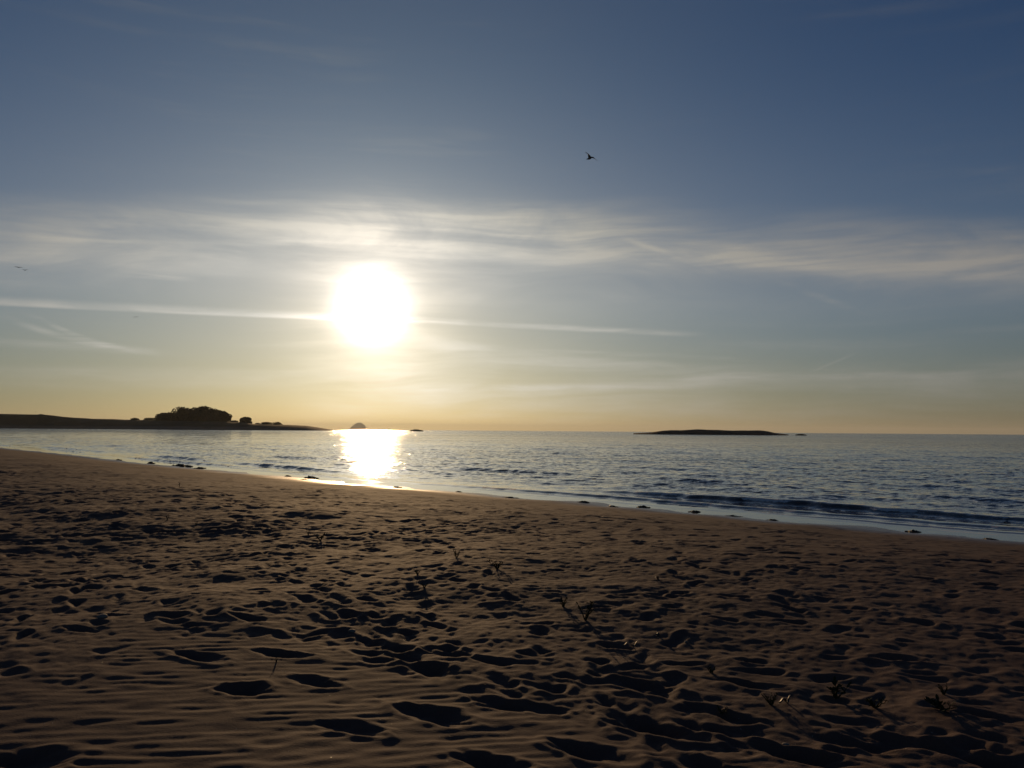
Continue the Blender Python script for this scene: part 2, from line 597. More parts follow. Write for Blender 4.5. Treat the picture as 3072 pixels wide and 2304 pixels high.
def make_sand():
    global PIT_XY
    PIT_XY = [surf_hit(h[0], h[1]) for h in HOLES]
    az = np.radians(axis(-37, 37, 640, -180, 180, 60))
    rr = np.concatenate([[0.05, 0.6, 1.2, 1.8, 2.4], 2.9 * (150 / 2.9) ** np.linspace(0, 1, 1230), [170, 210, 280, 400, 700, 1300]])
    A, Rr = np.meshgrid(az, rr, indexing='ij')
    x, y = (Rr * np.sin(A)).ravel(), (Rr * np.cos(A)).ravel()
    r = Rr.ravel()
    d, s = shore(x, y)
    z = beach_height(x, y, d, s, r)
    z = dig(x, y, z)
    z = np.where(d > 2, -0.1 - 0.02 * d, z)
    z = np.maximum(z, -6)
    q = grid_quads(len(az), len(rr))
    ok = (d[q] < 7.0).any(1)
    verts, q, (dv,) = compact(np.stack([x, y, z], 1), q[ok], [d])
    me = np_mesh('sand', verts, q)
    attr(me, 'shore', dv)
    m, g, b = material('beach_sand')
    at = g.new('ShaderNodeAttribute', attribute_name='shore')
    tc = g.new('ShaderNodeTexCoord').outputs['Object']
    n1 = g.noise(tc, 0.35, 4.0, 0.6)
    n2 = g.noise(tc, 60.0, 3.0, 0.7)
    edge = g.m('ADD', at.outputs['Fac'], g.m('MULTIPLY', g.m('SUBTRACT', n1.outputs[0], 0.5), 2.5))
    wet = g.ss(edge, -3.4, -0.4)
    dry = g.mix(g.ss(n1.outputs[0], 0.3, 0.7), (0.097, 0.057, 0.043, 1), (0.120, 0.071, 0.053, 1))
    dry = g.mix(g.m('MULTIPLY', g.ss(n2.outputs[0], 0.35, 0.65), 0.35), dry, (0.070, 0.042, 0.032, 1))
    colr = g.mix(wet, dry, (0.085, 0.053, 0.035, 1))
    g.put(b.inputs['Base Color'], colr)
    g.put(b.inputs['Roughness'], g.m('MULTIPLY_ADD', wet, -0.55, 0.88))
    g.put(b.inputs['Specular IOR Level'], g.m('MULTIPLY_ADD', wet, 0.35, 0.12))
    bmp = g.new('ShaderNodeBump')
    bmp.inputs['Strength'].default_value = 0.5
    bmp.inputs['Distance'].default_value = 0.006
    g.put(bmp.inputs['Height'], n2.outputs[0])
    m.node_tree.links.new(bmp.outputs[0], b.inputs['Normal'])
    return link('sand', me, m, kind='structure', label='wide trampled sandy beach sloping down to the sea')


make_sand()


# ------------------------------------------------------------------ sea
def make_sea():
    az = np.radians(axis(-36, 36, 400, -85, 125, 34))
    rr = np.concatenate([15.0 * (130 / 15.0) ** np.linspace(0, 1, 700), 130 * (700 / 130.0) ** np.linspace(0, 1, 240)[1:], 700 * (45000 / 700.0) ** np.linspace(0, 1, 110)[1:]])
    A, Rr = np.meshgrid(az, rr, indexing='ij')
    x, y = (Rr * np.sin(A)).ravel(), (Rr * np.cos(A)).ravel()
    r = Rr.ravel()
    d, s = shore(x, y)
    z = np.zeros_like(x)
    near = r < 650
    xn, yn, dn, sn, rn = x[near], y[near], d[near], s[near], r[near]
    zz = np.zeros_like(xn)
    # rows of small swell running in along the shore: offset, height, front, back, run of one crest
    rows = [(1.0, .006, .12, .6, 7, 0.3), (1.6, .03, .14, .6, 20, 0.4), (2.4, .09, .22, .9, 34, 0.5), (4.7, .12, .30, 1.1, 30, 0.7), (9.3, .05, .4, 1.5, 8, 0.9),
            (13.0, .085, .45, 1.7, 12, 1.0), (18.0, .06, .5, 2.0, 11, 1.3), (24.0, .06, .6, 2.2, 12, 1.4), (32.0, .06, .7, 2.4, 14, 1.6), (42.0, .06, .8, 2.5, 16, 1.8),
            (55.0, .07, .9, 2.6, 18, 2.0), (70.0, .07, 1.0, 2.8, 22, 2.2), (90.0, .07, 1.1, 3.0, 25, 2.4)]
    foam = np.zeros_like(xn)
    for i, (d0, hgt, fr, bk, run, wob) in enumerate(rows):
        c = dn - d0 - wob * 0.6 * wave1(sn, 100 + i, run * 2.2) - 0.10 * wob * wave1(sn, 150 + i, 1.6)
        am = np.clip(0.62 + 0.6 * wave1(sn, 200 + i, run), 0.03, 1.3)
        prof = np.where(c < 0, np.exp(-(c / fr) ** 2), np.exp(-(c / bk) ** 2))
        zz += hgt * am * prof * sstep(dn, 0.1, 1.0)
        if i in (1, 2, 3):
            fo = np.clip(wave1(sn, 300 + i, 5.0) + 0.2, 0, 1) * (am > 0.45)
            foam = np.maximum(foam, fo * np.exp(-((c + fr * .5) / (0.22 if i > 1 else .1)) ** 2))
    # wind chop
    r_ = np.random.default_rng(21)
    cell = np.maximum(rn * 0.0032, 0.05)
    grow = sstep(dn, 1.0, 8.0)
    for k in range(64):
        lam = 0.40 * (12 ** r_.random())
        th = r_.normal(math.radians(246), 0.42)
        kx, ky = 2 * PI / lam * math.cos(th), 2 * PI / lam * math.sin(th)
        slope = 0.0100 * (lam / 1.5) ** -0.35
        a = slope * lam / (2 * PI)
        ph = kx * xn + ky * yn + r_.random() * 2 * PI
        zz += grow * a * np.exp(-(2.2 * cell / lam) ** 2) * (np.sin(ph) + 0.25 * np.cos(2 * ph))
    z[near] = zz * (1 - sstep(rn, 350, 650))
    z -= r * r / (2 * EARTH)
    q = grid_quads(len(az), len(rr))
    ok = (d[q] > -1.5).any(1)
    fm = np.zeros_like(x)
    fm[near] = foam
    verts, q, (dv, fv) = compact(np.stack([x, y, z], 1), q[ok], [d, fm])
    me = np_mesh('sea', verts, q)
    attr(me, 'foam', fv)
    attr(me, 'shore', dv)
    m, g, b = material('sea_water')
    at = g.new('ShaderNodeAttribute', attribute_name='shore').outputs['Fac']
    pos = g.new('ShaderNodeTexCoord').outputs['Object']
    sp = g.new('ShaderNodeSeparateXYZ')
    g.put(sp.inputs[0], pos)
    # facets of the small ripples: slopes that differ from place to place
    p1 = g.xyz(g.m('MULTIPLY', sp.outputs[0], 1.0), g.m('MULTIPLY', sp.outputs[1], 1.6), 0.0)
    n1 = g.noise(p1, 2.6, 4.0, 0.6)
    n2 = g.noise(g.xyz(g.m('MULTIPLY', sp.outputs[0], 0.6), sp.outputs[1], 0.0), 0.02, 7.0, 0.62)                  # gusts: smoother and rougher patches
    gust = g.ss(n2.outputs[0], 0.3, 0.7, 0.5, 1.5)
    amt = g.m('MULTIPLY', g.ss(at, 0.4, 12.0, 0.05, 1.1), gust)
    far = g.ss(at, 20.0, 180.0, 0.0, 1.0)
    amt = g.m('MULTIPLY', amt, g.m('MULTIPLY_ADD', far, 0.55, 1.0))
    off = g.v('SUBTRACT', n1.outputs['Color'], (0.5, 0.5, 0.5))
    off = g.v('MULTIPLY', off, (1.0, 1.0, 0.0))
    geo = g.new('ShaderNodeNewGeometry')
    nrm = g.v('NORMALIZE', g.v('ADD', geo.outputs['Normal'], g.v('SCALE', off, None, amt)))
    g.put(b.inputs['Normal'], nrm)
    body = g.mix(g.ss(at, 2.0, 30.0), (0.055, 0.038, 0.026, 1), (0.012, 0.019, 0.022, 1))
    body = g.mix(g.ss(at, 0.6, 2.2), (0.15, 0.105, 0.07, 1), body)
    fa = g.new('ShaderNodeAttribute', attribute_name='foam').outputs['Fac']
    fnz = g.noise(pos, 7.0, 5.0, 0.7).outputs[0]
    fm = g.ss(g.m('ADD', g.m('MULTIPLY', fa, 0.55), fnz), 0.86, 1.02)
    g.put(b.inputs['Base Color'], g.mix(fm, body, (0.62, 0.60, 0.57, 1)))
    b.inputs['IOR'].default_value = 1.333
    g.put(b.inputs['Roughness'], g.m('MAXIMUM', g.ss(at, 0.0, 400.0, 0.04, 0.12), g.m('MULTIPLY', fm, 0.7)))
    return link('sea', me, m, kind='structure', label='calm evening sea with low waves rolling in')


make_sea()


# ------------------------------------------------------------------ far land
def land_strip(name, sil, dist, depth, foot, mat, seed, rough=0.6, label=None, cat=None, kind=None, sub=4, along=1.5, hump=2.2):
    """land built as relief: skyline heights along its length, rounded front and back, water at both feet"""
    P = [at_dist(x, y, dist) for x, y in sil]
    xs = np.array([p.x for p in P])
    zs = np.array([p.z for p in P])
    n = max(40, int((xs[-1] - xs[0]) / along))
    X = np.linspace(xs[0], xs[-1], n)
    top = np.interp(X, xs, zs)
    M = 26
    V = np.linspace(-1, 1, M)
    base = foot
    r_ = np.random.default_rng(seed)
    vx, vy, vz = [], [], []
    ph = r_.random(12) * 6.28
    for j, v in enumerate(V):
        prof = (1 - abs(v) ** hump)
        wob = 0.15 * depth * (np.sin(X / (depth * .9) + ph[0]) + .6 * np.sin(X / (depth * .37) + ph[1]))
        yy = dist + (v * depth / 2) + wob * abs(v)
        zz = base + (top - base) * prof
        nz = np.zeros_like(X)
        for k in range(5):
            sc = depth * (0.35 / (1.8 ** k))
            nz += np.sin(X / sc + ph[k] + 1.3 * np.sin(yy / sc + ph[k + 5])) * np.cos(yy / sc * 1.1 + ph[k + 3]) / 1.7 ** k
        zz = zz + rough * nz * (0.25 + 0.75 * abs(v)) * prof * 0.5
        vx.append(X * (yy / dist)); vy.append(yy); vz.append(zz - yy ** 2 / (2 * EARTH) * 0)
    verts = np.stack([np.array(vx).ravel(), np.array(vy).ravel(), np.array(vz).ravel()], 1)
    i = np.arange(M - 1)[:, None]; j = np.arange(n - 1)[None, :]
    a = (i * n + j).ravel()
    q = np.stack([a, a + 1, a + n + 1, a + n], 1)
    c = verts.mean(0)
    me = np_mesh(name, verts - c, q)
    o = link(name, me, mat, label=label, cat=cat, kind=kind, loc=c)
    return o


def land_mat(name, low, high, rock, z0, z1, scale):
    m, g, b = material(name)
    geo = g.new('ShaderNodeNewGeometry')
    sp = g.new('ShaderNodeSeparateXYZ')
    g.put(sp.inputs[0], geo.outputs['Position'])
    n = g.noise(geo.outputs['Position'], scale, 5.0, 0.6)
    h = g.m('ADD', sp.outputs[2], g.m('MULTIPLY', g.m('SUBTRACT', n.outputs[0], 0.5), (z1 - z0) * 1.2))
    c = g.mix(g.ss(h, z0, z1), low, high)
    c = g.mix(g.ss(n.outputs[0], 0.5, 0.7), c, rock)
    g.put(b.inputs['Base Color'], c)
    b.inputs['Roughness'].default_value = 0.95
    b.inputs['Specular IOR Level'].default_value = 0.1
    return m


DH = 1200.0
dune_mat = land_mat('dune_grass', (0.20, 0.155, 0.11, 1), (0.075, 0.062, 0.035, 1), (0.11, 0.09, 0.055, 1), 2.0, 5.5, 0.05)
HEAD = [(-500, 1232), (-300, 1236), (-120, 1239), (0, 1241.5), (70, 1242.8), (112, 1243.2), (123, 1241.6), (134, 1243.6), (160, 1246), (190, 1250), (220, 1252.5), (250, 1254),
        (280, 1256), (340, 1257), (380, 1259), (430, 1260), (480, 1262), (600, 1264), (680, 1264), (700, 1266), (715, 1267), (740, 1268), (765, 1272), (790, 1272),
        (850, 1274), (870, 1274.5), (920, 1277), (955, 1282), (985, 1287), (1005, 1290), (1020, 1291.5)]
headland = land_strip('headland', HEAD, DH, 150.0, -1.2, dune_mat, 3, 1.0, kind='structure',
                      label='low dark dune headland reaching into the sea from the left')

rock_mat = land_mat('skerry_rock', (0.06, 0.05, 0.04, 1), (0.10, 0.085, 0.06, 1), (0.14, 0.11, 0.08, 1), 0.8, 2.5, 0.25)
ISL = [(1900, 1299.5), (1925, 1298), (1955, 1296.4), (1985, 1292.6), (2010, 1291.3), (2042, 1291), (2060, 1289.5), (2078, 1288.3), (2092, 1287.6), (2120, 1288.8), (2150, 1289.6),
       (2200, 1291.6), (2245, 1292.2), (2275, 1291.2), (2288, 1291.8), (2305, 1294), (2322, 1297.5), (2345, 1300.5), (2366, 1303.6)]
land_strip('low_island', ISL, 640.0, 46.0, -0.8, rock_mat, 5, 1.5, along=0.6, kind=None, cat='island',
           label='long low dark rocky island on the horizon at right')
land_strip('skerry', [(2386, 1304.2), (2394, 1302.2), (2404, 1301.6), (2412, 1302.6), (2420, 1304.4)], 640.0, 6.0, -0.5, rock_mat, 6, 0.3, along=0.25,
           cat='rock', label='tiny flat rock in the sea just right of the low island')
land_strip('skerry', [(1230, 1291.2), (1236, 1289.4), (1246, 1288.0), (1255, 1288.6), (1262, 1290.0), (1270, 1291.4)], 1100.0, 12.0, -0.6, rock_mat, 8, 0.4, along=0.4,
           cat='rock', label='tiny dark rock on the horizon just right of the sun glitter')


# a steep granite dome far out at sea
def dome_island():
    D = 25000.0
    m = land_mat('granite_island', (0.16, 0.13, 0.10, 1), (0.12, 0.11, 0.07, 1), (0.22, 0.18, 0.14, 1), 40, 160, 0.01)
    sil = [(1045, 1291), (1049, 1286.5), (1054, 1280), (1060, 1275.6), (1066, 1271.5), (1072, 1268.6), (1078, 1267.4), (1084, 1268.6), (1089, 1271.8), (1094, 1275.8), (1098, 1281), (1101, 1286.5), (1105, 1291)]
    return land_strip('granite_island', sil, D, 620.0, -70.0, m, 9, 9.0, along=9.0, hump=3.0, cat='island',
                      label='hazy steep dome-shaped rock island far out beneath the sun')


dome_island()


# ------------------------------------------------------------------ evening haze
def make_haze():
    hz = 46500.0
    z0, z1 = -175.0, 262.0
    v = [(x, y, z) for z in (z0, z1) for x, y in ((-hz, -hz), (hz, -hz), (hz, hz), (-hz, hz))]
    f = [(3, 2, 1, 0), (4, 5, 6, 7), (0, 1, 5, 4), (1, 2, 6, 5), (2, 3, 7, 6), (3, 0, 4, 7)]
    me = bpy.data.meshes.new('haze')
    me.from_pydata(v, [], f)
    m = bpy.data.materials.new('haze')
    m.use_nodes = True
    m.node_tree.nodes.clear()
    g = G(m.node_tree)
    pv = g.new('ShaderNodeVolumePrincipled')
    pv.inputs['Color'].default_value = (0.86, 0.91, 0.88, 1)
    pv.inputs['Density'].default_value = 3.0e-5
    pv.inputs['Anisotropy'].default_value = 0.35
    o = g.new('ShaderNodeOutputMaterial')
    m.node_tree.links.new(pv.outputs[0], o.inputs['Volume'])
    link('haze', me, m, kind='stuff', label='thin warm evening haze over the sea')


make_haze()


# ------------------------------------------------------------------ trees and shrubs on the headland
leaf_mat, g_, b_ = material('dark_leaves')
oi = g_.new('ShaderNodeTexCoord')
nn = g_.noise(oi.outputs['Object'], 0.5, 3.0)
g_.put(b_.inputs['Base Color'], g_.mix(g_.ss(nn.outputs[0], 0.35, 0.65), (0.018, 0.018, 0.010, 1), (0.036, 0.032, 0.018, 1)))
b_.inputs['Roughness'].default_value = 0.8
b_.inputs['Specular IOR Level'].default_value = 0.2
bark_mat, g_, b_ = material('bark')
nn = g_.noise(g_.new('ShaderNodeTexCoord').outputs['Object'], 3.0, 4.0)
g_.put(b_.inputs['Base Color'], g_.mix(nn.outputs[0], (0.06, 0.045, 0.03, 1), (0.13, 0.10, 0.07, 1)))
b_.inputs['Roughness'].default_value = 0.95


def tube(bm, p0, p1, r0, r1, n=7):
    d = (p1 - p0).normalized()
    a = d.orthogonal().normalized()
    b = d.cross(a)
    ra, rb = [], []
    for k in range(n):
        t = 2 * PI * k / n
        o = a * math.cos(t) + b * math.sin(t)
        ra.append(bm.verts.new(p0 + o * r0))
        rb.append(bm.verts.new(p1 + o * r1))
    for k in range(n):
        bm.faces.new((ra[k], ra[(k + 1) % n], rb[(k + 1) % n], rb[k]))
    bm.faces.new(list(reversed(ra)))
    bm.faces.new(rb)


def bm_mesh(bm, name, smooth=True):
    me = bpy.data.meshes.new(name)
    bm.normal_update()
    bm.to_mesh(me)
    bm.free()
    if smooth:
        for p in me.polygons:
            p.use_smooth = True
    return me


def leafy(rad, hgt, low, seed, n, size, lobes=9, flat=0.0, lean=0.0):
    """crown of leaf sprays spread through several lobes"""
    r = random.Random(seed)
    L = []
    for k in range(lobes):
        a = r.random() * 2 * PI
        q = rad * 0.62 * math.sqrt(r.random())
        z = low + (hgt - low) * r.uniform(0.15, 0.78)
        edge = 1 - 0.45 * (q / rad)
        s = rad * r.uniform(0.34, 0.52)
        L.append((Vector((q * math.cos(a) + lean * z, q * math.sin(a), min(z, hgt - s * 0.62 * edge))), s, s * r.uniform(0.55, 0.8)))
    for k in range(lobes // 2):                      # skirts that reach the ground
        a = k * 2 * PI / (lobes // 2) + r.random()
        L.append((Vector((rad * .5 * math.cos(a), rad * .5 * math.sin(a), low + (hgt - low) * r.uniform(.03, .25))), rad * .55, (hgt - low) * .28))
    for k in range(4):                               # the solid heart of the crown
        L.append((Vector((0, 0, low + (hgt - low) * 0.5)), rad * 0.72, (hgt - low) * 0.48))
    vs, fs = [], []
    for k in range(n):
        c, s, sz = L[r.randrange(len(L))]
        while True:
            p = Vector((r.uniform(-1, 1), r.uniform(-1, 1), r.uniform(-1, 1)))
            if 0.25 < p.length < 1:
                break
        p = p.normalized() * p.length ** 0.45
        q = c + Vector((p.x * s, p.y * s, p.z * min(sz, 0.5 * hgt)))
        dome = hgt * math.sqrt(max(0.2, 1 - 0.52 * (q.x * q.x + q.y * q.y) / (rad * rad)))
        if q.z > dome:
            q.z = dome - r.random() ** 2 * size
        if q.z < 0:
            q.z = r.random() * hgt * 0.3
        e = Euler((r.uniform(-1.2, 1.2), r.uniform(-1.2, 1.2), r.random() * 6.28)).to_matrix()
        w, h = size * r.uniform(0.5, 1.2), size * r.uniform(0.35, 0.8)
        i = len(vs)
        for dx, dy, dz in ((-w, -h * .4, 0), (0, -h, .2 * h), (w, 0, 0), (0.1 * w, h, .25 * h)):
            vs.append(q + e @ Vector((dx, dy, dz)))
        fs.append((i, i + 1, i + 2, i + 3))
    me = bpy.data.meshes.new('crown')
    me.from_pydata([tuple(v) for v in vs], [], fs)
    me.materials.append(leaf_mat)
    return me


def ground_on(ob, x, y):
    hit, loc, nrm, idx = ob.ray_cast(Vector((x, y, 400)) - ob.location, Vector((0, 0, -1)))
    return (loc + ob.location).z if hit else 2.0


bpy.context.view_layer.update()


def tree(px, top, half, dist, seed, label, lean=0.0, n=3400, group='trees of the headland grove'):
    p = at_dist(px, top, dist)
    gz = ground_on(headland, p.x, dist) - 1.3
    h = p.z - gz
    rad = half / F_PX * dist
    t = empty('tree', (p.x, dist, gz), label, 'tree', group)
    bm = bmesh.new()
    r = random.Random(seed)
    th = h * 0.45
    tube(bm, Vector((0, 0, -0.4)), Vector((lean * th, 0, th)), 0.035 * h, 0.022 * h, 8)
    for k in range(6):
        a = k * 1.05 + r.random()
        tube(bm, Vector((lean * th * .8, 0, th * r.uniform(.55, .95))), Vector((math.cos(a) * rad * .6, math.sin(a) * rad * .6, h * r.uniform(.5, .8))), 0.014 * h, 0.004 * h, 5)
    link('trunk', bm_mesh(bm, 'trunk'), bark_mat, t)
    link('crown', leafy(rad * 1.25, h + 0.5, h * 0.02, seed, n, 1.25, 15, 0, lean), None, t)
    return t


def bush(px, top, half, dist, seed, label, n=1100, size=0.7):
    p = at_dist(px, top, dist)
    gz = ground_on(headland, p.x, dist) - 1.3
    h = max(p.z - gz, 1.2)
    rad = half / F_PX * dist
    t = empty('shrub', (p.x, dist, gz), label, 'shrub', 'shrubs along the headland')
    bm = bmesh.new()
    r = random.Random(seed)
    for k in range(5):
        a = r.random() * 6.28
        tube(bm, Vector((0, 0, -.2)), Vector((math.cos(a) * rad * .5, math.sin(a) * rad * .5, h * .6)), 0.12, 0.04, 5)
    link('stem', bm_mesh(bm, 'stem'), bark_mat, t)
    link('foliage', leafy(rad * 1.15, h + 0.2, 0.0, seed, n, size, 9), None, t)
    return t


TREES = [(490, 1239.5, 20, 1192, 'ragged small tree at the left end of the headland grove', 0.0), (512, 1238, 22, 1204, 'low leaning tree filling the gap beside the ragged left tree', -0.1),
         (538, 1220.5, 27, 1198, 'tall rounded tree forming the left shoulder of the grove', -0.06), (562, 1224, 21, 1212, 'tree filling the shallow dip in the top of the grove', 0.0),
         (585, 1222, 20, 1194, 'tree just right of the shallow dip in the grove top', 0.0), (612, 1218, 24, 1203, 'tallest tree at the crown of the headland grove', 0.02),
         (640, 1225, 24, 1214, 'tree on the sloping right shoulder of the grove', 0.0), (656, 1231, 23, 1197, 'flat-topped tree near the right end of the grove', 0.03),
         (673, 1235.5, 16, 1206, 'steep-sided outermost tree at the right end of the grove', 0.05)]
for i, (px, top, half, ds, lb, ln) in enumerate(TREES):
    tree(px, top, half, ds, 300 + i, lb, ln)
tree(738, 1252, 14, 1200, 330, 'single round-headed tree standing right of the grove', 0.0, 2600, 'trees of the headland grove')
for i, (px, top, half, ds, lb) in enumerate([
        (406, 1254.5, 13, 1190, 'small rounded shrub farthest left of the grove'), (450, 1253.5, 17, 1196, 'wide low shrub touching the left edge of the grove'),
        (702, 1261.5, 14, 1202, 'low shrub between the grove and the round tree'), (800, 1266.5, 16, 1198, 'left half of the flat clipped thicket on the outer headland'),
        (832, 1266.5, 15, 1203, 'right half of the flat clipped thicket on the outer headland'), (772, 1269.5, 7, 1198, 'tiny shrub between the round tree and the flat thicket')]):
    bush(px, top, half, ds, 400 + i, lb)


# ------------------------------------------------------------------ things on the sand
def beach_pt(px, py, lift=0.0):
    x, y = surf_hit(px, py)
    d, s = shore(np.array([x]), np.array([y]))
    z = beach_height(np.array([x]), np.array([y]), d, s, np.array([math.hypot(x, y)]))
    z = dig(np.array([x]), np.array([y]), z)
    return Vector((x, y, float(z[0]) + lift))


weed_mat, g_, b_ = material('seaweed')
nn = g_.noise(g_.new('ShaderNodeTexCoord').outputs['Object'], 9.0, 4.0)
g_.put(b_.inputs['Base Color'], g_.mix(nn.outputs[0], (0.018, 0.013, 0.008, 1), (0.06, 0.042, 0.02, 1)))
b_.inputs['Roughness'].default_value = 0.55


def ribbon(bm, pts, w):
    prev = None
    for i, p in enumerate(pts):
        d = (pts[min(i + 1, len(pts) - 1)] - pts[max(i - 1, 0)]).normalized()
        sd = d.cross(Vector((0, 0, 1)))
        sd = sd.normalized() if sd.length > 1e-4 else Vector((1, 0, 0))
        ww = w * (1 - 0.75 * (i / (len(pts) - 1)) ** 2)
        up = Vector((0, 0, ww * 0.25))
        cur = [bm.verts.new(p - sd * ww), bm.verts.new(p + up), bm.verts.new(p + sd * ww), bm.verts.new(p - up)]
        if prev:
            for k in range(4):
                bm.faces.new((prev[k], prev[(k + 1) % 4], cur[(k + 1) % 4], cur[k]))
        else:
            bm.faces.new(cur)
        prev = cur
    bm.faces.new(list(reversed(prev)))


def seaweed(px, py, w_px, h_px, label, seed):
    p = beach_pt(px, py)
    p.z = max(p.z, 0.0)
    dist = p.length
    wid, hgt = 1.15 * w_px / F_PX * dist, 0.6 * h_px / F_PX * dist
    r = random.Random(seed)
    t = empty('seaweed_clump', p, label, 'seaweed', 'seaweed left along the waterline')
    t.rotation_euler = (0, 0, math.atan2(-p.x, p.y))
    for j in range(3):                               # a main heap and two trailing ones
        bm = bmesh.new()
        bmesh.ops.create_icosphere(bm, subdivisions=3, radius=1.0)
        ph = [r.random() * 6 for _ in range(8)]
        ox, oy, sc = (0, 0, 1.0) if j == 0 else (wid * r.uniform(.25, .6) * (1 if j == 1 else -1), hgt * r.uniform(-1, 1), r.uniform(.35, .6))
        for v in bm.verts:
            c = v.co.copy()
            k = 1 + .28 * math.sin(3 * c.x + ph[0]) * math.sin(4 * c.y + ph[1]) + .22 * math.sin(7 * c.x + ph[2] + 3 * c.z) + .16 * math.sin(12 * c.y + ph[3] + 6 * c.x)
            k += .12 * math.sin(19 * c.x + ph[4]) * math.sin(17 * c.y + ph[5])
            v.co = Vector((ox + c.x * k * wid * .42 * sc, oy + c.y * k * wid * .30 * sc, max(c.z, -0.4) * k * hgt * sc * (1.0 - 0.35 * abs(c.x + .3))))
        link('heap', bm_mesh(bm, 'heap'), weed_mat, t)
    for k in range(6):
        a = r.random() * 6.28
        pts = []
        q = Vector((0, 0, hgt * .6))
        for i in range(6):
            f = i / 5
            pts.append(Vector((math.cos(a + f) * wid * (.15 + .42 * f), math.sin(a + f) * wid * .4 * (.2 + f), hgt * .75 * (1 - f) ** 1.3 + 0.015)))
        b2 = bmesh.new()
        ribbon(b2, pts, wid * 0.05)
        link('frond', bm_mesh(b2, 'frond'), weed_mat, t)
    return t


WEEDS = [(453, 1390.5, 16, 8, 'small dark seaweed lump farthest left on the waterline'), (540, 1398, 26, 10, 'long flat seaweed heap left of the large rounded clump'),
         (566, 1400, 14, 7, 'small seaweed scrap beside the long flat heap on the left'), (600, 1405, 22, 6, 'thin seaweed smear at the water edge on the left'),
         (355, 1381, 12, 5, 'tiny seaweed speck on the far left waterline'), (934, 1435, 26, 11, 'large rounded seaweed clump left of the sun glitter'),
         (862, 1430, 14, 6, 'low seaweed scrap left of the large rounded clump'), (912, 1440, 18, 4, 'flat seaweed patch in front of the large rounded clump'),
         (1188, 1463, 22, 5, 'low seaweed strip directly below the sun glitter'), (1375, 1478, 18, 5, 'seaweed scrap right of the sun glitter'),
         (1530, 1492, 30, 6, 'long thin seaweed line on the mid waterline'), (1750, 1510, 30, 8, 'pointed seaweed heap left of three along the waterline'),
         (1836, 1519, 20, 7, 'small pointed seaweed heap middle of three along the waterline'), (1928, 1523, 30, 10, 'pointed seaweed heap standing in the wet film right of three'),
         (2085, 1536, 24, 8, 'pointed seaweed heap below the low island'), (2196, 1549, 34, 5, 'flat seaweed strip right of the heap below the island'),
         (2318, 1560, 24, 5, 'flat seaweed patch on the right waterline'), (2742, 1596, 26, 9, 'lone pointed seaweed heap far right at the water edge'),
         (2968, 1617, 28, 5, 'flat seaweed strip nearest the right picture edge')]
for i, (px, py, w, h, lb) in enumerate(WEEDS):
    seaweed(px, py, w, h, lb, 500 + i)

plant_mat, g_, b_ = material('beach_plant_leaf')
nn = g_.noise(g_.new('ShaderNodeTexCoord').outputs['Object'], 20.0, 3.0)
g_.put(b_.inputs['Base Color'], g_.mix(nn.outputs[0], (0.018, 0.024, 0.010, 1), (0.034, 0.038, 0.018, 1)))
b_.inputs['Roughness'].default_value = 0.95
b_.inputs['Specular IOR Level'].default_value = 0.1


def leaf_mesh():
    bm = bmesh.new()
    out = [(0, 0, 0), (.35, .16, .03), (.7, .19, .05), (1, 0, .02), (.7, -.19, .05), (.35, -.16, .03)]
    mid = [(.35, 0, -.02), (.7, 0, 0)]
    o = [bm.verts.new(p) for p in out]
    m = [bm.verts.new(p) for p in mid]
    for f in ((o[0], m[0], o[1]), (o[1], m[0], m[1], o[2]), (o[2], m[1], o[3]), (o[3], m[1], o[4]), (o[4], m[1], m[0], o[5]), (o[5], m[0], o[0])):
        bm.faces.new(f)
    return bm_mesh(bm, 'leaf')


LEAF = leaf_mesh()
LEAF.materials.append(plant_mat)


def sprig(px, py, w_px, h_px, label, seed, nst=4):
    p = beach_pt(px, py, -0.01)
    dist = (p - Vector((0, 0, CAM_Z))).length
    wid, hgt = w_px / F_PX * dist, h_px / F_PX * dist
    r = random.Random(seed)
    t = empty('beach_plant', p, label, 'plant', 'small plants growing in the sand')
    bm = bmesh.new()
    leaves = []
    for k in range(nst):
        a = r.random() * 6.28
        sp = wid * .5 * r.uniform(.4, 1)
        q0 = Vector((0, 0, 0))
        n = 5
        for i in range(1, n + 1):
            f = i / n
            q1 = Vector((math.cos(a + .3 * f) * sp * f, math.sin(a + .3 * f) * sp * f, hgt * (1.1 * f - .25 * f * f) * r.uniform(.75, 1.05)))
            tube(bm, q0, q1, max(.006 * (1.3 - f) , .002) * (1 + wid), max(.005 * (1.2 - f), .002) * (1 + wid), 5)
            if i > 1:
                leaves.append((q1, a + r.uniform(-1.6, 1.6)))
                leaves.append((q1, a + r.uniform(-3, 3)))
            q0 = q1
    link('stem', bm_mesh(bm, 'stem'), plant_mat, t)
    ls = max(wid, hgt) * .22
    for q, a in leaves:
        o = bpy.data.objects.new('leaf', LEAF)
        COL.objects.link(o)
        o.parent = t
        o.location = q
        o.rotation_euler = (r.uniform(-.5, .5), r.uniform(-1.0, 0.2), a)
        s = ls * r.uniform(.6, 1.15)
        o.scale = (s, s, s)
    return t


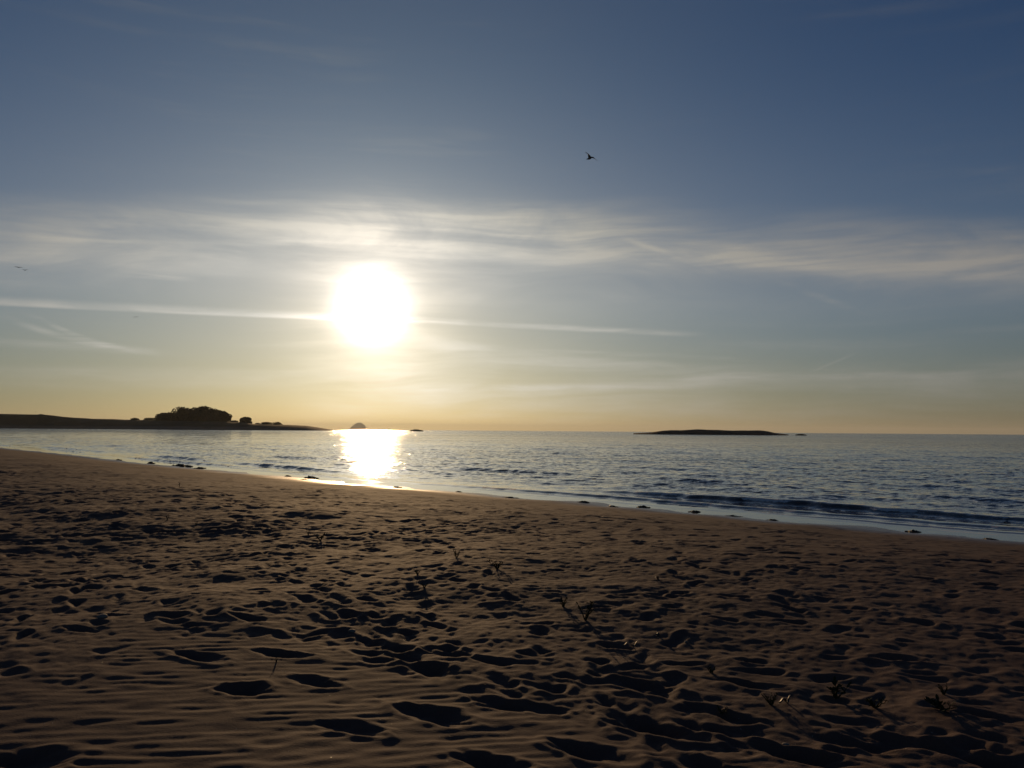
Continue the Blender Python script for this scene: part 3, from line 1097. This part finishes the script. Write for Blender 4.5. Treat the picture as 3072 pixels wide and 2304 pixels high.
PLANTS = [(2509, 2062, 86, 40, 'widest leafy beach plant of the right foreground group'), (2313, 2090, 50, 34, 'compact upright plant left of the right foreground group'),
          (2625, 2092, 62, 34, 'leafy plant right of the widest foreground plant'), (2838, 2118, 100, 26, 'low flat-spreading plant near the right picture edge'),
          (2831, 2062, 30, 30, 'short dark stub of a plant behind the flat-spreading one'), (1756, 1858, 70, 56, 'tall green plant on the middle of the beach'),
          (1690, 1822, 40, 30, 'thin plant just left of the tall green one'), (961, 1618, 40, 24, 'bushy plant on the pale strip of sand below the sun'),
          (925, 1602, 12, 22, 'thin twig standing beside the bushy plant below the sun'), (1370, 1690, 34, 26, 'dark plant on the rough sand right of the sun glitter'),
          (1253, 1742, 28, 18, 'low plant at the left of the small pale sand patch'), (1273, 1782, 26, 16, 'dark round tuft at the tip of the pale sand patch'),
          (1492, 1720, 54, 26, 'spreading dark plant on the rough middle sand'), (829, 1990, 8, 18, 'tiny single sprig above a foreground footprint'),
          (538, 1461, 8, 16, 'tiny upright sprig on the far left beach'), (502, 1568, 10, 18, 'thin upright sprig on the dark left sand'),
          (588, 1578, 14, 12, 'small dark tuft right of the thin upright sprig'), (2135, 1995, 30, 22, 'small dry plant on the middle right sand'),
          (2165, 2112, 44, 16, 'low dim plant left of the compact upright one')]
for i, (px, py, w, h, lb) in enumerate(PLANTS):
    sprig(px, py, w, h, lb, 700 + i, 3 if w < 20 else 6)

# strands of dried weed
for i, (px, py, w, lb) in enumerate([(1988, 1897, 34, 'curled dark strand of dried weed on the middle sand'), (1900, 1922, 60, 'long dark strand of dried weed left of the curled one'),
                                     (2370, 2090, 60, 'thin twig lying beside the compact plant'), (1975, 1740, 24, 'short dark strand high on the middle beach')]):
    p = beach_pt(px, py, 0.012)
    wid = w / F_PX * p.length
    r = random.Random(900 + i)
    bm = bmesh.new()
    cur = 2.6 if i in (0, 3) else 0.5
    pts, a, q = [], r.uniform(-.4, .4), Vector((-wid * .5, 0, 0))
    for k in range(12):
        pts.append(q.copy())
        a += cur / 12 + r.gauss(0, .18)
        q = q + Vector((math.cos(a), math.sin(a), 0)) * wid / 11
        q.z = 0.006 + .02 * math.sin(k * .9)
    ribbon(bm, pts, 0.012)
    link('weed_strand', bm_mesh(bm, 'weed_strand'), weed_mat, label=lb, cat='seaweed', group='strands of dried weed', loc=p)

# pebbles
stone_mat, g_, b_ = material('pebble')
nn = g_.noise(g_.new('ShaderNodeTexCoord').outputs['Object'], 30.0, 3.0)
g_.put(b_.inputs['Base Color'], g_.mix(nn.outputs[0], (0.10, 0.085, 0.07, 1), (0.2, 0.17, 0.14, 1)))
b_.inputs['Roughness'].default_value = 0.8
for i, (px, py, w, lb) in enumerate([(2058, 1911, 11, 'small pale shell-like pebble right of the curled strand'), (2358, 2208, 20, 'dark pebble on a lit sand patch at lower right'),
                                     (307, 1872, 28, 'dark stone lying on the left sand above the ripples'), (1057, 1899, 22, 'flat stone on the trampled sand above the footprints')]):
    p = beach_pt(px, py, 0.0)
    wid = w / F_PX * p.length
    bm = bmesh.new()
    bmesh.ops.create_icosphere(bm, subdivisions=2, radius=wid * .5)
    for v in bm.verts:
        v.co *= 1 + .14 * math.sin(v.co.x / wid * 5 + i) * math.cos(v.co.y / wid * 6 + 2 * i)
        v.co.z *= .5
    link('pebble', bm_mesh(bm, 'pebble'), stone_mat, label=lb, cat='stone', group='pebbles on the beach', loc=p + Vector((0, 0, wid * .12)))

# glassy grains and shell chips that catch the low sun
grain_mat, g_, b_ = material('shell_chip')
b_.inputs['Base Color'].default_value = (0.6, 0.55, 0.48, 1)
b_.inputs['Roughness'].default_value = 0.25
vs, fs = [], []
r = random.Random(77)
gx, gy, gt = [], [], []
for k in range(2600):
    a = R(r.uniform(-36, 36))
    q = 3.6 * (16 / 3.6) ** r.random()
    gx.append(q * math.sin(a)); gy.append(q * math.cos(a))
gx, gy = np.array(gx), np.array(gy)
gd, gs = shore(gx, gy)
gz = dig(gx, gy, beach_height(gx, gy, gd, gs, np.hypot(gx, gy)))
for k in range(len(gx)):
    if gd[k] > -1:
        continue
    c = Vector((gx[k], gy[k], gz[k] + .003))
    e = Euler((r.gauss(0, .5), r.gauss(0, .5), r.random() * 6.28)).to_matrix()
    s = r.uniform(.0010, .0022)
    i = len(vs)
    for dx, dy, dz in ((-1, -.6, 0), (1, -.7, 0), (.8, .7, 0), (-.7, .6, 0), (0, 0, -.7)):
        vs.append(tuple(c + e @ Vector((dx * s, dy * s, dz * s))))
    fs += [(i, i + 1, i + 2, i + 3), (i + 1, i, i + 4), (i + 2, i + 1, i + 4), (i + 3, i + 2, i + 4), (i, i + 3, i + 4)]
me = bpy.data.meshes.new('shell_chips')
me.from_pydata(vs, [], fs)
link('shell_chips', me, grain_mat, kind='stuff', label='glinting shell chips scattered over the foreground sand')


# ------------------------------------------------------------------ birds
bird_mat, g_, b_ = material('gull_plumage')
sp = g_.new('ShaderNodeSeparateXYZ')
g_.put(sp.inputs[0], g_.new('ShaderNodeTexCoord').outputs['Object'])
nn = g_.noise(g_.new('ShaderNodeTexCoord').outputs['Object'], 12.0, 3.0)
g_.put(b_.inputs['Base Color'], g_.mix(nn.outputs[0], (0.10, 0.085, 0.07, 1), (0.20, 0.175, 0.15, 1)))
b_.inputs['Roughness'].default_value = 0.8


def loft(bm, path, close=True, n=10):
    """path of (centre, side half-axis vector, up half-axis vector)"""
    rings = []
    for c, sv, uv in path:
        rings.append([bm.verts.new(c + sv * math.cos(2 * PI * k / n) + uv * math.sin(2 * PI * k / n)) for k in range(n)])
    for a, b in zip(rings[:-1], rings[1:]):
        for k in range(n):
            bm.faces.new((a[k], a[(k + 1) % n], b[(k + 1) % n], b[k]))
    bm.faces.new(list(reversed(rings[0])))
    bm.faces.new(rings[-1])


def bird_mesh(body, wings, voxel):
    bm = bmesh.new()
    X = Vector
    loft(bm, body)
    for w in wings:
        loft(bm, w)
    bmesh.ops.recalc_face_normals(bm, faces=bm.faces)
    me = bm_mesh(bm, 'gull')
    o = bpy.data.objects.new('temp', me)
    COL.objects.link(o)
    md = o.modifiers.new('r', 'REMESH')
    md.mode = 'VOXEL'
    md.voxel_size = voxel
    md.use_smooth_shade = True
    sm = o.modifiers.new('s', 'SMOOTH')
    sm.iterations = 1
    dg = bpy.context.evaluated_depsgraph_get()
    dg.update()
    me2 = bpy.data.meshes.new_from_object(o.evaluated_get(dg))
    bpy.data.objects.remove(o)
    for p in me2.polygons:
        p.use_smooth = True
    me2.materials.clear()
    me2.materials.append(bird_mat)
    return me2


V3 = Vector


def body_path(a, b, up, rad):
    """gull body from bill tip a to tail end b"""
    ax = b - a
    sd = ax.cross(up).normalized()
    u = sd.cross(ax).normalized()
    out = []
    for f, s, h, dz in ((0, .04, .04, -.05), (.07, .10, .10, -.02), (.10, .34, .36, 0), (.17, .46, .48, .05), (.24, .44, .5, .02), (.34, .8, .8, 0), (.5, 1, 1, 0), (.66, .82, .8, .05), (.8, .55, .45, .1), (.9, .62, .2, .12), (1, .75, .1, .12)):
        out.append((a + ax * f + u * rad * dz, sd * rad * s, u * rad * h))
    return out


def wing_path(pts, chords, thick, chord_dir):
    out = []
    for i, p in enumerate(pts):
        d = (pts[min(i + 1, len(pts) - 1)] - pts[max(i - 1, 0)]).normalized()
        c = (chord_dir - d * chord_dir.dot(d)).normalized()
        u = d.cross(c)
        out.append((p, c * chords[i], u * thick * (1.2 - .7 * i / (len(pts) - 1))))
    return out


# the near gull, banking: bill to the lower left, one wing raised, the other seen edge-on
k = 58.0 / F_PX
def gp(x, z, y=0.0):
    return V3((x * k, y * k, z * k))
body = body_path(gp(-10.5, -7.6, -3), gp(11.5, 1.2, 4), V3((-.35, 0, 1)), 3.5 * k)
w1 = wing_path([gp(1.5, -2.5, -1), gp(-.6, 2.8, -3.5), gp(-3.0, 6.6, -6.5), gp(-7.2, 9.2, -9.5), gp(-12.4, 11.0, -12.5)], [5.2 * k, 4.8 * k, 4.3 * k, 3.6 * k, 2.4 * k], 1.15 * k, V3((.7, 0, -.62)))
w2 = wing_path([gp(4.0, 0.5, 2), gp(11, 2.2, 8), gp(17, 1.0, 14), gp(23, -1.6, 19), gp(27, -3.6, 23)], [3.5 * k, 3.2 * k, 2.6 * k, 1.9 * k, .5 * k], .62 * k, V3((.55, 1, -.12)))
gull = bird_mesh(body, [w1, w2], 0.009)
link('gull', gull, None, label='dark gull banking with one wing raised in the blue sky', cat='bird', group='birds in the sky', loc=at_dist(1768, 472, 58.0))


def small_bird(px, py, dist, span_px, dih, tilt, label, sag=0.0):
    k = dist / F_PX
    h = span_px / 2
    b = body_path(V3((0.1 * h * k, -.42 * h * k, 0)), V3((0, .42 * h * k, 0)), V3((0, 0, 1)), .10 * h * k)
    ws = []
    for sgn in (-1, 1):
        dz = dih[0] if sgn < 0 else dih[1]
        ws.append(wing_path([V3((0, -.05 * h * k, 0)), V3((sgn * .4 * h * k, -.12 * h * k, (dz * .55 + sag) * h * k)), V3((sgn * .75 * h * k, 0, (dz * .9 + sag) * h * k)), V3((sgn * h * k, .15 * h * k, dz * h * k))],
                            [.2 * h * k, .19 * h * k, .13 * h * k, .03 * h * k], .055 * h * k, V3((0, 1, .1))))
    me = bird_mesh(b, ws, max(.03 * h * k, .012))
    o = link('gull', me, None, label=label, cat='bird', group='birds in the sky', loc=at_dist(px, py, dist))
    o.rotation_euler = (0, tilt, 0)
    return o


small_bird(55, 802, 120, 25, (.02, .02), R(6), 'distant gull gliding flat, upper one of the pair at left', .06)
small_bird(75, 811, 130, 17, (.40, .28), 0.0, 'distant gull with raised wings, lower one of the pair at left')
small_bird(407, 951, 150, 16, (.05, .05), R(-5), 'tiny gull gliding alone under the long contrail')
small_bird(108, 1236, 320, 8, (.1, .1), 0.0, 'tiny gull skimming low above the far left headland')
